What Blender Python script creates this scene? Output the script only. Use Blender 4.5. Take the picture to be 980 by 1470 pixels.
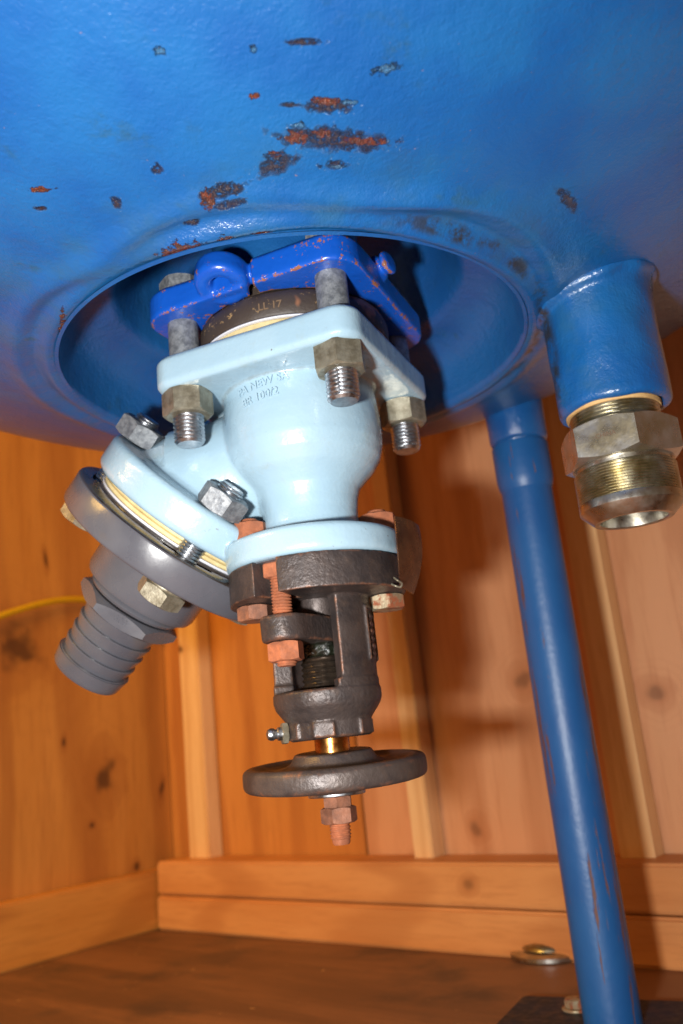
import bpy, bmesh, random
from math import *
import numpy as np
from mathutils import Vector, Matrix, Euler, noise as mn

# ------------------------------------------------------------ camera, light
for o in list(bpy.data.objects): bpy.data.objects.remove(o)
scn = bpy.context.scene
COL = scn.collection
PIT, ROL = radians(14.8), radians(6.0)
FWD = Vector((0, cos(PIT), sin(PIT)))
U0 = Vector((0, -sin(PIT), cos(PIT))); R0 = Vector((1, 0, 0))
RGT = cos(ROL)*R0 - sin(ROL)*U0
UPV = cos(ROL)*U0 + sin(ROL)*R0
cam = bpy.data.cameras.new('camera')
cam.sensor_fit = 'VERTICAL'; cam.sensor_height = 36; cam.lens = 1250/1470*36
cam.clip_start = .01; cam.clip_end = 50
cam.dof.use_dof = True; cam.dof.focus_distance = .44; cam.dof.aperture_fstop = 8.5
cam_o = bpy.data.objects.new('camera', cam); COL.objects.link(cam_o)
M3 = Matrix((RGT, UPV, -FWD)).transposed()
cam_o.matrix_world = M3.to_4x4()
scn.camera = cam_o

world = bpy.data.worlds.new('World'); scn.world = world; world.use_nodes = True
wb = world.node_tree.nodes['Background']
wb.inputs[0].default_value = (1.0, .60, .34, 1); wb.inputs[1].default_value = .13

# camera flash: to the left of and a little below the lens
fl = bpy.data.lights.new('flash', 'AREA'); fl.shape = 'RECTANGLE'; fl.size = .04; fl.size_y = .025
fl.energy = 5.6; fl.color = (1.0, .985, .95)
flo = bpy.data.objects.new('flash', fl); COL.objects.link(flo)
fp = RGT*-.113 + UPV*-.04 + FWD*-.01
flo.matrix_world = Matrix.Translation(fp) @ (M3 @ Matrix.Rotation(radians(-4), 3, 'Y')).to_4x4()
# the shed's warm bulb, high on the left between tank and walls
bl = bpy.data.lights.new('shed_bulb', 'AREA'); bl.shape = 'DISK'; bl.size = .5
bl.energy = 14.5; bl.color = (1.0, .58, .14)
blo = bpy.data.objects.new('shed_bulb', bl); COL.objects.link(blo)
blo.location = (-.75, .15, .75)
blo.rotation_euler = (Vector((0, 1.05, -.05)) - blo.location).to_track_quat('-Z', 'Y').to_euler()

vs = scn.view_settings
vs.view_transform = 'Standard'; vs.look = 'None'; vs.gamma = 1; vs.use_curve_mapping = False
vs.exposure = 0
scn.cycles.use_denoising = True
scn.cycles.max_bounces = 6; scn.cycles.diffuse_bounces = 3

# ------------------------------------------------------------ object helpers
def tag(o, label=None, cat=None, group=None, kind=None):
    if label: o['label'] = label
    if cat: o['category'] = cat
    if group: o['group'] = group
    if kind: o['kind'] = kind
    return o
def thing(name, label, cat, loc=(0, 0, 0), group=None):
    o = bpy.data.objects.new(name, None); COL.objects.link(o); o.location = loc
    o.empty_display_size = .02
    return tag(o, label, cat, group)
def wloc(o):
    v = Vector((0, 0, 0))
    while o is not None: v += o.location; o = o.parent
    return v
def smooth(me, ang=40):
    for p in me.polygons: p.use_smooth = True
    if ang < 180:
        me.set_sharp_from_angle(angle=radians(ang))
def part(name, bm, mat, parent=None, ang=40, label=None, local=False):
    """link bm (world coordinates, unless local) as one mesh object under parent"""
    me = bpy.data.meshes.new(name)
    if isinstance(bm, bpy.types.Mesh): me = bm; me.name = name
    else:
        bmesh.ops.recalc_face_normals(bm, faces=bm.faces[:])
        bm.to_mesh(me); bm.free()
    if parent is not None and not local:
        me.transform(Matrix.Translation(-wloc(parent)))
    if ang: smooth(me, ang)
    me.materials.clear(); me.materials.append(mat)
    o = bpy.data.objects.new(name, me); COL.objects.link(o)
    if parent is not None: o.parent = parent
    if label: o['label'] = label
    return o
def copy_tree(o, parent=None):
    c = o.copy(); COL.objects.link(c); c.parent = parent
    for ch in list(o.children): copy_tree(ch, c)
    return c
def frame(origin, zdir, xhint=(1, 0, 0)):
    z = Vector(zdir).normalized(); x = Vector(xhint); x = (x - z*x.dot(z)).normalized(); y = z.cross(x)
    m = Matrix((x, y, z)).transposed().to_4x4(); m.translation = Vector(origin)
    return m

# ------------------------------------------------------------ shape helpers
def grid(bm, rows, closed=True, cap=True):
    """rows: list of rings (lists of points); skins them, caps both ends"""
    vr = [[bm.verts.new(p) for p in r] for r in rows]
    n = len(vr[0])
    for a, b in zip(vr, vr[1:]):
        for i in range(n if closed else n-1):
            j = (i+1) % n
            bm.faces.new((a[i], a[j], b[j], b[i]))
    if cap:
        bm.faces.new(vr[0]); bm.faces.new(list(reversed(vr[-1])))
    return vr
def lathe(bm, prof, seg=64, m=None, cap=True, wob=None):
    """prof: (r, z) list"""
    m = m or Matrix.Identity(4); rows = []
    for r, z in prof:
        row = []
        for i in range(seg):
            a = 2*pi*i/seg; rr = r
            if wob: rr = r + wob(a, z)
            row.append(m @ Vector((rr*cos(a), rr*sin(a), z)))
        rows.append(row)
    grid(bm, rows, cap=cap)
    return bm
def ring(bm, prof, seg=64, m=None, a0=0, a1=2*pi):
    """closed profile loop revolved (tube, annulus); sector if a1-a0 < 2pi"""
    m = m or Matrix.Identity(4); full = abs(a1-a0-2*pi) < 1e-6
    cols = []
    for i in range(seg if full else seg+1):
        a = a0 + (a1-a0)*i/seg
        cols.append([bm.verts.new(m @ Vector((r*cos(a), r*sin(a), z))) for r, z in prof])
    n = len(prof); k = len(cols)
    for i in range(k if full else k-1):
        A, B = cols[i], cols[(i+1) % k]
        for j in range(n):
            bm.faces.new((A[j], A[(j+1) % n], B[(j+1) % n], B[j]))
    if not full:
        bm.faces.new(cols[0]); bm.faces.new(list(reversed(cols[-1])))
    return bm
def rrect(r0, z0, r1, z1, b, n=3):
    """rounded rectangle profile loop"""
    out = []
    for cx, cz, s in ((r1-b, z0+b, -90), (r1-b, z1-b, 0), (r0+b, z1-b, 90), (r0+b, z0+b, 180)):
        for i in range(n+1):
            a = radians(s + 90*i/n); out.append((cx+b*cos(a), cz+b*sin(a)))
    return out
def disc_prof(r, z0, z1, b, n=4):
    p = [(r*.02, z0)]
    for i in range(n+1): a = radians(-90+90*i/n); p.append((r-b+b*cos(a), z0+b+b*sin(a)))
    for i in range(n+1): a = radians(90*i/n); p.append((r-b+b*cos(a), z1-b+b*sin(a)))
    p.append((r*.02, z1)); return p
def extrude(bm, pts, z0, z1, m=None, bev=0):
    m = m or Matrix.Identity(4)
    if bev:
        c = Vector((sum(p[0] for p in pts)/len(pts), sum(p[1] for p in pts)/len(pts)))
        def ins(p, d):
            v = Vector(p[:2])-c; return c + v*(1-d/max(v.length, 1e-6))
        rows = [[m @ Vector((*ins(p, bev), z0)) for p in pts], [m @ Vector((p[0], p[1], z0+bev)) for p in pts],
                [m @ Vector((p[0], p[1], z1-bev)) for p in pts], [m @ Vector((*ins(p, bev), z1)) for p in pts]]
    else:
        rows = [[m @ Vector((p[0], p[1], z)) for p in pts] for z in (z0, z1)]
    grid(bm, rows); return bm
def box(bm, x0, x1, y0, y1, z0, z1, m=None):
    return extrude(bm, [(x0, y0), (x1, y0), (x1, y1), (x0, y1)], z0, z1, m)
def rsquare(s, r, n=8, cx=0, cy=0, rot=0):
    out = []
    for k, (sx, sy) in enumerate(((1, 1), (-1, 1), (-1, -1), (1, -1))):
        for i in range(n+1):
            a = radians(90*k + 90*i/n); x = sx*(s-r)+r*cos(a); y = sy*(s-r)+r*sin(a)
            out.append((cx+x*cos(rot)-y*sin(rot), cy+x*sin(rot)+y*cos(rot)))
    return out
def hexnut(bm, R, z0, z1, m=None, bore=0, seg=72, both=True, rot=0, n=6):
    """chamfered hex: R = corner radius"""
    ap = R*cos(pi/n); m = m or Matrix.Identity(4)
    def hr(a):
        a = (a + pi/n) % (2*pi/n) - pi/n
        return ap/cos(a) if True else R
    k = .55; rows = []
    def row(f, zf): rows.append([m @ Vector((f(a)*cos(a+rot), f(a)*sin(a+rot), zf(a))) for a in [2*pi*i/seg for i in range(seg)]])
    rc = ap*.965
    zi = bore if bore else R*.02
    row(lambda a: zi, lambda a: z0)
    if both:
        row(lambda a: rc, lambda a: z0)
        row(lambda a: hr(a+pi/n), lambda a: z0+k*(hr(a+pi/n)-rc))
    else: row(lambda a: hr(a+pi/n), lambda a: z0)
    row(lambda a: hr(a+pi/n), lambda a: z1-k*(hr(a+pi/n)-rc))
    row(lambda a: rc, lambda a: z1)
    row(lambda a: zi, lambda a: z1)
    grid(bm, rows); return bm
def thread(bm, R, z0, z1, pitch, depth, m=None, seg=40, ch0=True, ch1=True, sub=6, R1=None):
    """helical thread between z0 and z1, chamfered ends; R1 for a tapered one"""
    m = m or Matrix.Identity(4); rows = []
    n = max(4, int((z1-z0)/pitch*sub))
    rows.append([m @ Vector((R*.02*cos(2*pi*i/seg), R*.02*sin(2*pi*i/seg), z0)) for i in range(seg)])
    for j in range(n+1):
        z = z0 + (z1-z0)*j/n; row = []
        Rz = R if R1 is None else R + (R1-R)*j/n
        for i in range(seg):
            a = 2*pi*i/seg; u = (z/pitch + a/(2*pi)) % 1.0
            t = abs(2*u-1); t = min(1, max(0, (t-.08)/.84))
            r = Rz - depth*(1-t)
            lim = 1e9
            if ch0: lim = min(lim, Rz-depth*1.35 + (z-z0)*.9)
            if ch1: lim = min(lim, Rz-depth*1.35 + (z1-z)*.9)
            r = min(r, lim); row.append(m @ Vector((r*cos(a), r*sin(a), z)))
        rows.append(row)
    rows.append([m @ Vector((R*.02*cos(2*pi*i/seg), R*.02*sin(2*pi*i/seg), z1)) for i in range(seg)])
    grid(bm, rows); return bm
def cast(bm, voxel, it=6, noise_amp=0, noise_sc=60, noise_amp2=0, noise_sc2=300, edge_it=14):
    """fuse overlapping closed shapes into one rounded casting"""
    bmesh.ops.recalc_face_normals(bm, faces=bm.faces[:])
    me = bpy.data.meshes.new('tmp'); bm.to_mesh(me); bm.free()
    o = bpy.data.objects.new('tmp', me); COL.objects.link(o)
    r = o.modifiers.new('r', 'REMESH'); r.mode = 'VOXEL'; r.voxel_size = voxel; r.use_smooth_shade = True
    s = o.modifiers.new('s', 'SMOOTH'); s.factor = .5; s.iterations = it
    dg = bpy.context.evaluated_depsgraph_get(); dg.update()
    out = bpy.data.meshes.new_from_object(o.evaluated_get(dg))
    bpy.data.objects.remove(o)
    nv = len(out.vertices)
    # signed edge sharpness (distance from a smoothed copy), for chipped paint and worn edges
    co = np.empty(nv*3); nr = np.empty(nv*3)
    out.vertices.foreach_get('co', co); out.vertex_normals.foreach_get('vector', nr)
    co = co.reshape(-1, 3); nr = nr.reshape(-1, 3)
    ed = np.empty(len(out.edges)*2, np.int32); out.edges.foreach_get('vertices', ed); e0, e1 = ed[::2], ed[1::2]
    cnt = np.maximum(np.bincount(ed, minlength=nv), 1)[:, None]; sm = co.copy()
    for _ in range(edge_it):
        acc = np.stack([np.bincount(e0, sm[e1, k], nv)+np.bincount(e1, sm[e0, k], nv) for k in range(3)], -1)
        sm = .3*sm + .7*acc/cnt
    at = out.attributes.new('edge', 'FLOAT', 'POINT'); at.data.foreach_set('value', (((co-sm)*nr).sum(1)*1000).astype(np.float32))
    if noise_amp or noise_amp2:
        co = np.empty(nv*3); nr = np.empty(nv*3)
        out.vertices.foreach_get('co', co); out.vertex_normals.foreach_get('vector', nr)
        co = co.reshape(-1, 3); nr = nr.reshape(-1, 3)
        V = [Vector(c) for c in co]
        d = np.array([noise_amp*mn.noise(v*noise_sc) for v in V])
        if noise_amp2: d += np.array([noise_amp2*mn.noise(v*noise_sc2) for v in V])
        out.vertices.foreach_set('co', (co + nr*d[:, None]).ravel()); out.update()
    return out
def text_bm(s, size, depth, place):
    """raised letters; place maps (x, y, z) in text space to the world"""
    cu = bpy.data.curves.new('t', 'FONT'); cu.body = s; cu.size = size; cu.extrude = depth; cu.align_x = 'CENTER'; cu.align_y = 'CENTER'
    cu.resolution_u = 3; cu.offset = size*.012
    o = bpy.data.objects.new('t', cu); COL.objects.link(o)
    dg = bpy.context.evaluated_depsgraph_get(); dg.update()
    me = bpy.data.meshes.new_from_object(o.evaluated_get(dg)); bpy.data.objects.remove(o)
    bm = bmesh.new(); bm.from_mesh(me)
    for v in bm.verts: v.co = place(v.co)
    return bm

# ------------------------------------------------------------ material helper
def S(h):
    """sRGB 0-255 triple to linear"""
    return tuple(((c/255)/12.92 if c/255 <= .04045 else ((c/255+.055)/1.055)**2.4) for c in h) + (1,)
class Mt:
    def __init__(s, name, rough=.5, metal=0, coat=0, loc=(0, 0, 0), spec=.5):
        s.m = bpy.data.materials.new(name); s.m.use_nodes = True; s.t = s.m.node_tree; s.n = s.t.nodes
        s.b = s.n['Principled BSDF']; s.b.inputs['Roughness'].default_value = rough
        s.b.inputs['Metallic'].default_value = metal; s.b.inputs['Coat Weight'].default_value = coat
        s.b.inputs['Coat Roughness'].default_value = .12; s.b.inputs['Specular IOR Level'].default_value = spec
        s.tc = s.n.new('ShaderNodeTexCoord'); s.co = s.tc.outputs['Object']
        s.col = None
    def l(s, a, b): s.t.links.new(a, b)
    def set(s, sock, v):
        if isinstance(v, (int, float)): sock.default_value = v
        elif isinstance(v, tuple): sock.default_value = v
        else: s.l(v, sock)
    def noise(s, scale, detail=4, rough=.55, co=None, dist=0, stretch=None):
        nd = s.n.new('ShaderNodeTexNoise'); nd.inputs['Scale'].default_value = scale; nd.inputs['Detail'].default_value = detail
        nd.inputs['Roughness'].default_value = rough; nd.inputs['Distortion'].default_value = dist
        c = co or s.co
        if stretch: c = s.mapping(c, sc=stretch)
        s.l(c, nd.inputs['Vector']); return nd.outputs['Fac']
    def noisec(s, scale, detail=3, co=None):
        nd = s.n.new('ShaderNodeTexNoise'); nd.inputs['Scale'].default_value = scale; nd.inputs['Detail'].default_value = detail
        s.l(co or s.co, nd.inputs['Vector']); return nd.outputs['Color']
    def mapping(s, c, loc=(0, 0, 0), rot=(0, 0, 0), sc=(1, 1, 1), kind='POINT'):
        mp = s.n.new('ShaderNodeMapping'); mp.vector_type = kind
        mp.inputs['Location'].default_value = loc; mp.inputs['Rotation'].default_value = rot; mp.inputs['Scale'].default_value = sc
        s.l(c, mp.inputs['Vector']); return mp.outputs[0]
    def math(s, op, a, b=0.0, c=None, clamp=False):
        nd = s.n.new('ShaderNodeMath'); nd.operation = op; nd.use_clamp = clamp
        s.set(nd.inputs[0], a); s.set(nd.inputs[1], b)
        if c is not None: s.set(nd.inputs[2], c)
        return nd.outputs[0]
    def vmath(s, op, a, b=None, scale=None):
        nd = s.n.new('ShaderNodeVectorMath'); nd.operation = op
        s.set(nd.inputs[0], a)
        if b is not None: s.set(nd.inputs[1], b)
        if scale is not None: nd.inputs['Scale'].default_value = scale
        return nd.outputs['Value'] if op in ('LENGTH', 'DOT_PRODUCT') else nd.outputs[0]
    def ramp(s, f, lo, hi, a=0., b=1.):
        nd = s.n.new('ShaderNodeMapRange'); nd.interpolation_type = 'SMOOTHSTEP'
        s.set(nd.inputs[0], f); nd.inputs[1].default_value = lo; nd.inputs[2].default_value = hi
        nd.inputs[3].default_value = a; nd.inputs[4].default_value = b; return nd.outputs[0]
    def mix(s, f, a, b):
        nd = s.n.new('ShaderNodeMix'); nd.data_type = 'RGBA'
        s.set(nd.inputs[0], f); s.set(nd.inputs[6], a); s.set(nd.inputs[7], b); return nd.outputs[2]
    def edge(s, lo=.5, hi=.6):
        g = s.n.new('ShaderNodeNewGeometry'); return s.ramp(g.outputs['Pointiness'], lo, hi)
    def zval(s):
        sp = s.n.new('ShaderNodeSeparateXYZ'); s.l(s.co, sp.inputs[0]); return sp.outputs
    def blobs(s, pts, loc, grow=1., wob=.55, wsc=220, soft=.35):
        """mask of ragged spots: pts = (x,y,z, rx,ry,rz, halfwidth, halfheight)"""
        nz = s.noisec(wsc, 4); nz = s.vmath('SUBTRACT', nz, (.5, .5, .5))
        out = None
        for p in pts:
            q = s.mapping(s.co, loc=tuple(Vector(p[:3])-Vector(loc)), rot=p[3:6], sc=(p[6]*grow, p[7]*grow, max(p[6], p[7])*2), kind='TEXTURE')
            sc = s.n.new('ShaderNodeVectorMath'); sc.operation = 'MULTIPLY_ADD'
            s.l(nz, sc.inputs[0]); sc.inputs[1].default_value = (wob*3.2,)*3; s.l(q, sc.inputs[2])
            d = s.vmath('LENGTH', sc.outputs[0])
            out = d if out is None else s.math('MINIMUM', out, d)
        return s.ramp(out, 1.0+soft*.5, 1.0-soft*.5)
    def attr(s, name):
        nd = s.n.new('ShaderNodeAttribute'); nd.attribute_name = name; return nd.outputs['Fac']
    def bump(s, h, strength=.3, dist=.001, prev=None):
        nd = s.n.new('ShaderNodeBump'); nd.inputs['Strength'].default_value = strength; nd.inputs['Distance'].default_value = dist
        s.l(h, nd.inputs['Height'])
        if prev is not None: s.l(prev, nd.inputs['Normal'])
        return nd.outputs[0]
    def out(s, col=None, rough=None, metal=None, normal=None, coat=None):
        if col is not None: s.set(s.b.inputs['Base Color'], col)
        if rough is not None: s.set(s.b.inputs['Roughness'], rough)
        if metal is not None: s.set(s.b.inputs['Metallic'], metal)
        if coat is not None: s.set(s.b.inputs['Coat Weight'], coat)
        if normal is not None:
            s.l(normal, s.b.inputs['Normal']); s.l(normal, s.b.inputs['Coat Normal'])
        return s.m

# marks and painted glints on the tank paint and knots in the boards: centre, rotation, half sizes, kind
RUST_GLINTS=[
  (0.0054, 0.2696, 0.2534, -0.2957, 0.0046, 0.1291, 0.0073, 0.0013, 1) ,
  (-0.0174, 0.2877, 0.2478, -0.2604, 0.0277, 0.1127, 0.0025, 0.0015, 0) ,
  (-0.0023, 0.2934, 0.2465, -0.2537, 0.0126, 0.132, 0.0042, 0.0012, 1) ,
  (0.0102, 0.2936, 0.2468, -0.2553, -0.0002, 0.1464, 0.0067, 0.0022, 0) ,
  (0.0115, 0.2959, 0.2462, -0.2513, -0.0028, 0.1505, 0.0096, 0.0031, 1) ,
  (0.0199, 0.2954, 0.2467, -0.2555, -0.0078, 0.1554, 0.0034, 0.0012, 2) ,
  (-0.0024, 0.3078, 0.2429, -0.2301, 0.0112, 0.1406, 0.0058, 0.0031, 0) ,
  (0.0087, 0.3075, 0.2433, -0.2336, 0.0016, 0.1515, 0.0047, 0.002, 0) ,
  (0.0274, 0.3145, 0.2424, -0.2288, -0.0188, 0.1793, 0.0115, 0.0021, 0) ,
  (0.0134, 0.3115, 0.2425, -0.2267, 0.0073, 0.2469, 0.0227, 0.0055, 1) ,
  (-0.0004, 0.3026, 0.2442, -0.2396, 0.0109, 0.1383, 0.0031, 0.0013, 2) ,
  (0.0126, 0.324, 0.2397, -0.2105, -0.0035, 0.1666, 0.0064, 0.0026, 1) ,
  (0.0144, 0.3254, 0.2395, -0.2099, -0.0038, 0.1675, 0.0034, 0.0011, 2) ,
  (-0.0116, 0.32, 0.24, -0.1919, -0.092, -0.3751, 0.0091, 0.005, 1) ,
  (-0.0128, 0.3152, 0.2411, -0.2184, 0.0209, 0.1321, 0.0041, 0.0018, 0) ,
  (-0.0367, 0.3307, 0.2379, -0.1961, -0.0229, -0.1864, 0.0106, 0.0039, 1) ,
  (-0.0439, 0.3346, 0.2373, -0.1862, 0.0474, 0.1042, 0.003, 0.0057, 0) ,
  (-0.0355, 0.338, 0.2365, -0.1867, -0.0222, -0.1916, 0.0082, 0.0032, 1) ,
  (-0.1162, 0.3265, 0.2442, -0.2085, 0.1142, 0.0083, 0.0052, 0.0016, 0) ,
  (-0.1142, 0.3269, 0.2439, -0.2234, 0.0754, -0.1527, 0.0064, 0.0008, 1) ,
  (-0.0849, 0.3347, 0.2395, -0.1898, 0.0846, 0.0511, 0.0028, 0.0034, 1) ,
  (-0.0626, 0.3176, 0.2417, -0.2122, 0.0664, 0.0741, 0.0023, 0.003, 1) ,
  (0.125, 0.3728, 0.2419, -0.2203, 0.0395, 1.0136, 0.0116, 0.0028, 1) ,
  (-0.0626, 0.3628, 0.2331, -0.1606, -0.0084, -0.3032, 0.0126, 0.0047, 0) ,
  (-0.0396, 0.3572, 0.2331, -0.1589, 0.0409, 0.1207, 0.0042, 0.0028, 0) ,
  (-0.0233, 0.3566, 0.233, -0.1617, 0.0266, 0.1416, 0.0042, 0.0018, 0) ,
  (-0.0496, 0.2677, 0.2542, -0.2941, 0.0605, 0.0709, 0.0021, 0.0016, 2) ,
  (0.0355, 0.284, 0.2506, -0.2631, -0.0987, -0.1024, 0.0056, 0.0018, 2) ,
  (-0.0147, 0.2695, 0.253, -0.2924, 0.0269, 0.1064, 0.0013, 0.0013, 2) ,
  (-0.1422, 0.4341, 0.2318, -0.017, 0.1512, 0.3294, 0.0022, 0.0293, 0) ,
  (0.1889, 0.4626, 0.2455, -0.1658, -0.1876, 0.5272, 0.0044, 0.0066, 1) ,
  (-0.0541, 0.3486, 0.2351, -0.178, 0.0133, -0.135, 0.0039, 0.0022, 1) ,
  (-0.1185, 0.337, 0.2423, -0.1947, 0.1155, 0.0056, 0.0038, 0.0013, 1) ,
]
KB=[(0.289, 0.8846, 0.0164, -1.5708, 0.1125, -0.6772, 0.0178, 0.0175, 0), (0.113, 1.0261, -0.1064, -1.5708, 0.0191, -0.6772, 0.0143, 0.0162, 0), (0.0512, 1.0758, -0.1354, -1.5708, 0.0007, -0.6772, 0.0156, 0.0092, 0), (0.1794, 0.9727, 0.0473, -1.5708, 0.1224, -0.6772, 0.0184, 0.0194, 0)]
KL=[(-0.4511, 1.1637, 0.167, -1.5708, -0.0149, 0.8936, 0.0226, 0.0241, 0), (-0.4511, 1.1637, 0.167, -1.5708, -0.0149, 0.8936, 0.0631, 0.0553, 0), (-0.369, 1.2657, -0.0114, -1.5708, 0.0927, 0.8936, 0.0104, 0.0187, 0), (-0.369, 1.2657, -0.0114, -1.5708, 0.0927, 0.8936, 0.0305, 0.0464, 0), (-0.3074, 1.3424, -0.0404, -1.5708, 0.1037, 0.8936, 0.0078, 0.0215, 0), (-0.3845, 1.2465, -0.0731, -1.5708, 0.131, 0.8936, 0.0078, 0.0081, 0), (-0.4238, 1.1976, 0.2927, -1.5708, -0.0935, 0.8936, 0.0055, 0.0202, 0), (-0.4085, 1.2167, 0.0401, -1.5708, 0.0645, 0.8936, 0.0054, 0.0129, 0), (-0.3394, 1.3025, -0.1365, -1.5708, 0.1616, 0.8936, 0.0108, 0.0127, 0)]

# ------------------------------------------------------------ materials
TL = (-.018, .509, -.22)           # tank root
def tank_paint(name, base=(14, 80, 144), loc=TL, rust=True):
    m = Mt(name, rough=.3, coat=.35)
    n1 = m.noise(18, 3); n2 = m.noise(70, 5); pe = m.noise(330, 3); fine = m.noise(900, 2)
    c = m.mix(m.ramp(n1, .35, .7), S(base), S((base[0]+8, base[1]+12, base[2]+8)))
    # rubbed, greenish grey smears
    sm = m.math('MULTIPLY', m.ramp(m.noise(26, 6, .65, dist=.6), .56, .72), m.ramp(m.noise(160, 5, .7), .42, .62))
    c = m.mix(m.math('MULTIPLY', sm, .55), c, S((38, 74, 84)))
    sp = m.ramp(m.noise(420, 2), .76, .79)
    c = m.mix(m.math('MULTIPLY', sp, .6), c, S((150, 110, 80)))
    h = m.math('ADD', m.math('MULTIPLY', pe, .30), m.math('MULTIPLY', n2, .7))
    ro = .3; h = m.math('ADD', h, m.math('MULTIPLY', m.noise(720, 3, .6), .22))
    nrm = m.bump(h, .8, .0016)
    if rust:
        # chipped spots and painted glints: distance fields stored on the mesh, ragged by noise
        def spot(k, wob, sc, soft):
            d = m.math('ADD', m.attr('spot%d' % k), m.math('MULTIPLY', m.math('SUBTRACT', m.noise(sc, 5, .7), .5), wob))
            return m.ramp(d, .86+soft/2, .86-soft/2)
        dk = spot(1, 3.2, 260, .5)
        dk = m.math('MULTIPLY', dk, m.ramp(m.noise(520, 4, .7), .36, .54))
        og = spot(0, 3.4, 300, .15)
        og = m.math('MULTIPLY', og, m.ramp(m.noise(260, 4, .7), .34, .46))
        wt = spot(2, 4.0, 420, .5)
        # dark grime ring round the opening
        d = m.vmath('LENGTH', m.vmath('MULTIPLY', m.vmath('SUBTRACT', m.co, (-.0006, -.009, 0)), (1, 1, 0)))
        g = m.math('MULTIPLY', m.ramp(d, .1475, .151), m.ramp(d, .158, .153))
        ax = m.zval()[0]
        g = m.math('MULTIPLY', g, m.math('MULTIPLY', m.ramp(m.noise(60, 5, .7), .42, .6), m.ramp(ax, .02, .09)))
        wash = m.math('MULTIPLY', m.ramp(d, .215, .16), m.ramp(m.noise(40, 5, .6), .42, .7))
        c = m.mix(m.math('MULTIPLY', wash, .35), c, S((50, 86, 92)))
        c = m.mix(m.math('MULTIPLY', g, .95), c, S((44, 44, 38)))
        c = m.mix(m.math('MULTIPLY', dk, .9), c, S((74, 56, 48)))
        oc = m.mix(m.ramp(m.noise(500, 4), .35, .65), S((122, 56, 32)), S((82, 46, 34)))
        c = m.mix(og, c, oc)
        c = m.mix(m.math('MULTIPLY', wt, .8), c, S((70, 120, 160)))  # pale chips tinted silver-blue, glints put into the paint colour
        glint = m.math('MULTIPLY', m.ramp(m.noise(900, 2), .68, .72), m.ramp(m.attr('spot1'), 2.2, .8))
        c = m.mix(m.math('MULTIPLY', glint, .6), c, S((150, 165, 175)))  # wet highlights painted into the base colour as pale specks
        any_ = m.math('MAXIMUM', m.math('MAXIMUM', dk, og), wt)
        h2 = m.math('ADD', m.math('MULTIPLY', any_, .8), m.math('MULTIPLY', m.math('MULTIPLY', any_, m.noise(700, 4, .7)), 1.6))
        nrm = m.bump(h2, 1., .0016, nrm)
        ro = m.ramp(any_, 0, 1, .3, .2)
    return m.out(c, ro, normal=nrm)

def metal(name, a, b, rough=.35, metal=1., bsc=300, bamp=.0002, rust=0, rc=((150, 80, 45), (105, 55, 35)), nsc=60, coat=0, loc=None):
    m = Mt(name, rough=rough, metal=metal, coat=coat)
    n = m.noise(nsc, 5, .65); c = m.mix(m.ramp(n, .35, .65), S(a), S(b))
    h = m.noise(bsc, 4, .65)
    ro = m.ramp(m.noise(nsc*2.3, 4), .3, .7, rough*.8, rough*1.3)
    mt = metal
    if rust:
        r = m.ramp(m.noise(nsc*1.7, 6, .7), 1-rust-.06, 1-rust+.06)
        rcn = m.mix(m.noise(500, 3), S(rc[0]), S(rc[1]))
        c = m.mix(r, c, rcn); mt = m.math('MULTIPLY', m.math('SUBTRACT', 1.0, r), metal)
        ro = m.mix(r, ro, (.8, .8, .8, 1))
    return m.out(c, ro, mt, m.bump(h, .5, bamp))

MAT = {}
MAT['tank'] = tank_paint('tank_blue_paint')
MAT['tank_plain'] = tank_paint('leg_blue_paint', base=(20, 76, 138), rust=False)

m = Mt('pale_blue_paint', rough=.28, coat=.4)
c = m.mix(m.ramp(m.noise(25, 3), .3, .7), S((158, 186, 202)), S((150, 180, 198)))
sp = m.ramp(m.noise(190, 3, .6), .735, .76)
c = m.mix(m.math('MULTIPLY', sp, .8), c, S((92, 74, 60)))
dirt = m.math('MULTIPLY', m.ramp(m.noise(45, 6, .7), .56, .75), .35)
c = m.mix(dirt, c, S((150, 160, 150)))
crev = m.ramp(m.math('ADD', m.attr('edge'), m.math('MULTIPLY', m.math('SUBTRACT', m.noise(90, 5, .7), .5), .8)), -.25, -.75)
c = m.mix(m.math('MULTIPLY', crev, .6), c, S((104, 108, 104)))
rub = m.math('MULTIPLY', m.ramp(m.noise(130, 6, .75, dist=1.), .62, .70), m.ramp(m.noise(22, 3), .5, .62))
c = m.mix(m.math('MULTIPLY', rub, .7), c, S((112, 104, 92)))
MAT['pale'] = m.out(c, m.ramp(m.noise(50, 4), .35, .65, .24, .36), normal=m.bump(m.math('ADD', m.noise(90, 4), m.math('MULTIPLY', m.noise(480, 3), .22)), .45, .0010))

m = Mt('royal_blue_paint', rough=.3, coat=.3)
ed = m.ramp(m.math('ADD', m.attr('edge'), m.math('MULTIPLY', m.math('SUBTRACT', m.noise(150, 6, .75), .5), 2.6)), .50, .60)
sp = m.ramp(m.math('ADD', m.math('MULTIPLY', m.noise(420, 4, .7), .6), m.math('MULTIPLY', m.noise(70, 3), .4)), .60, .62)
rm = m.math('MAXIMUM', ed, sp)
c = m.mix(rm, m.mix(m.noise(50, 3), S((14, 74, 172)), S((18, 84, 186))), m.mix(m.noise(600, 3), S((158, 96, 64)), S((116, 74, 54))))
MAT['royal'] = m.out(c, m.ramp(rm, 0, 1, .28, .7), normal=m.bump(m.math('ADD', m.noise(200, 4), m.math('MULTIPLY', rm, -.6)), .35, .0006))

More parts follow.
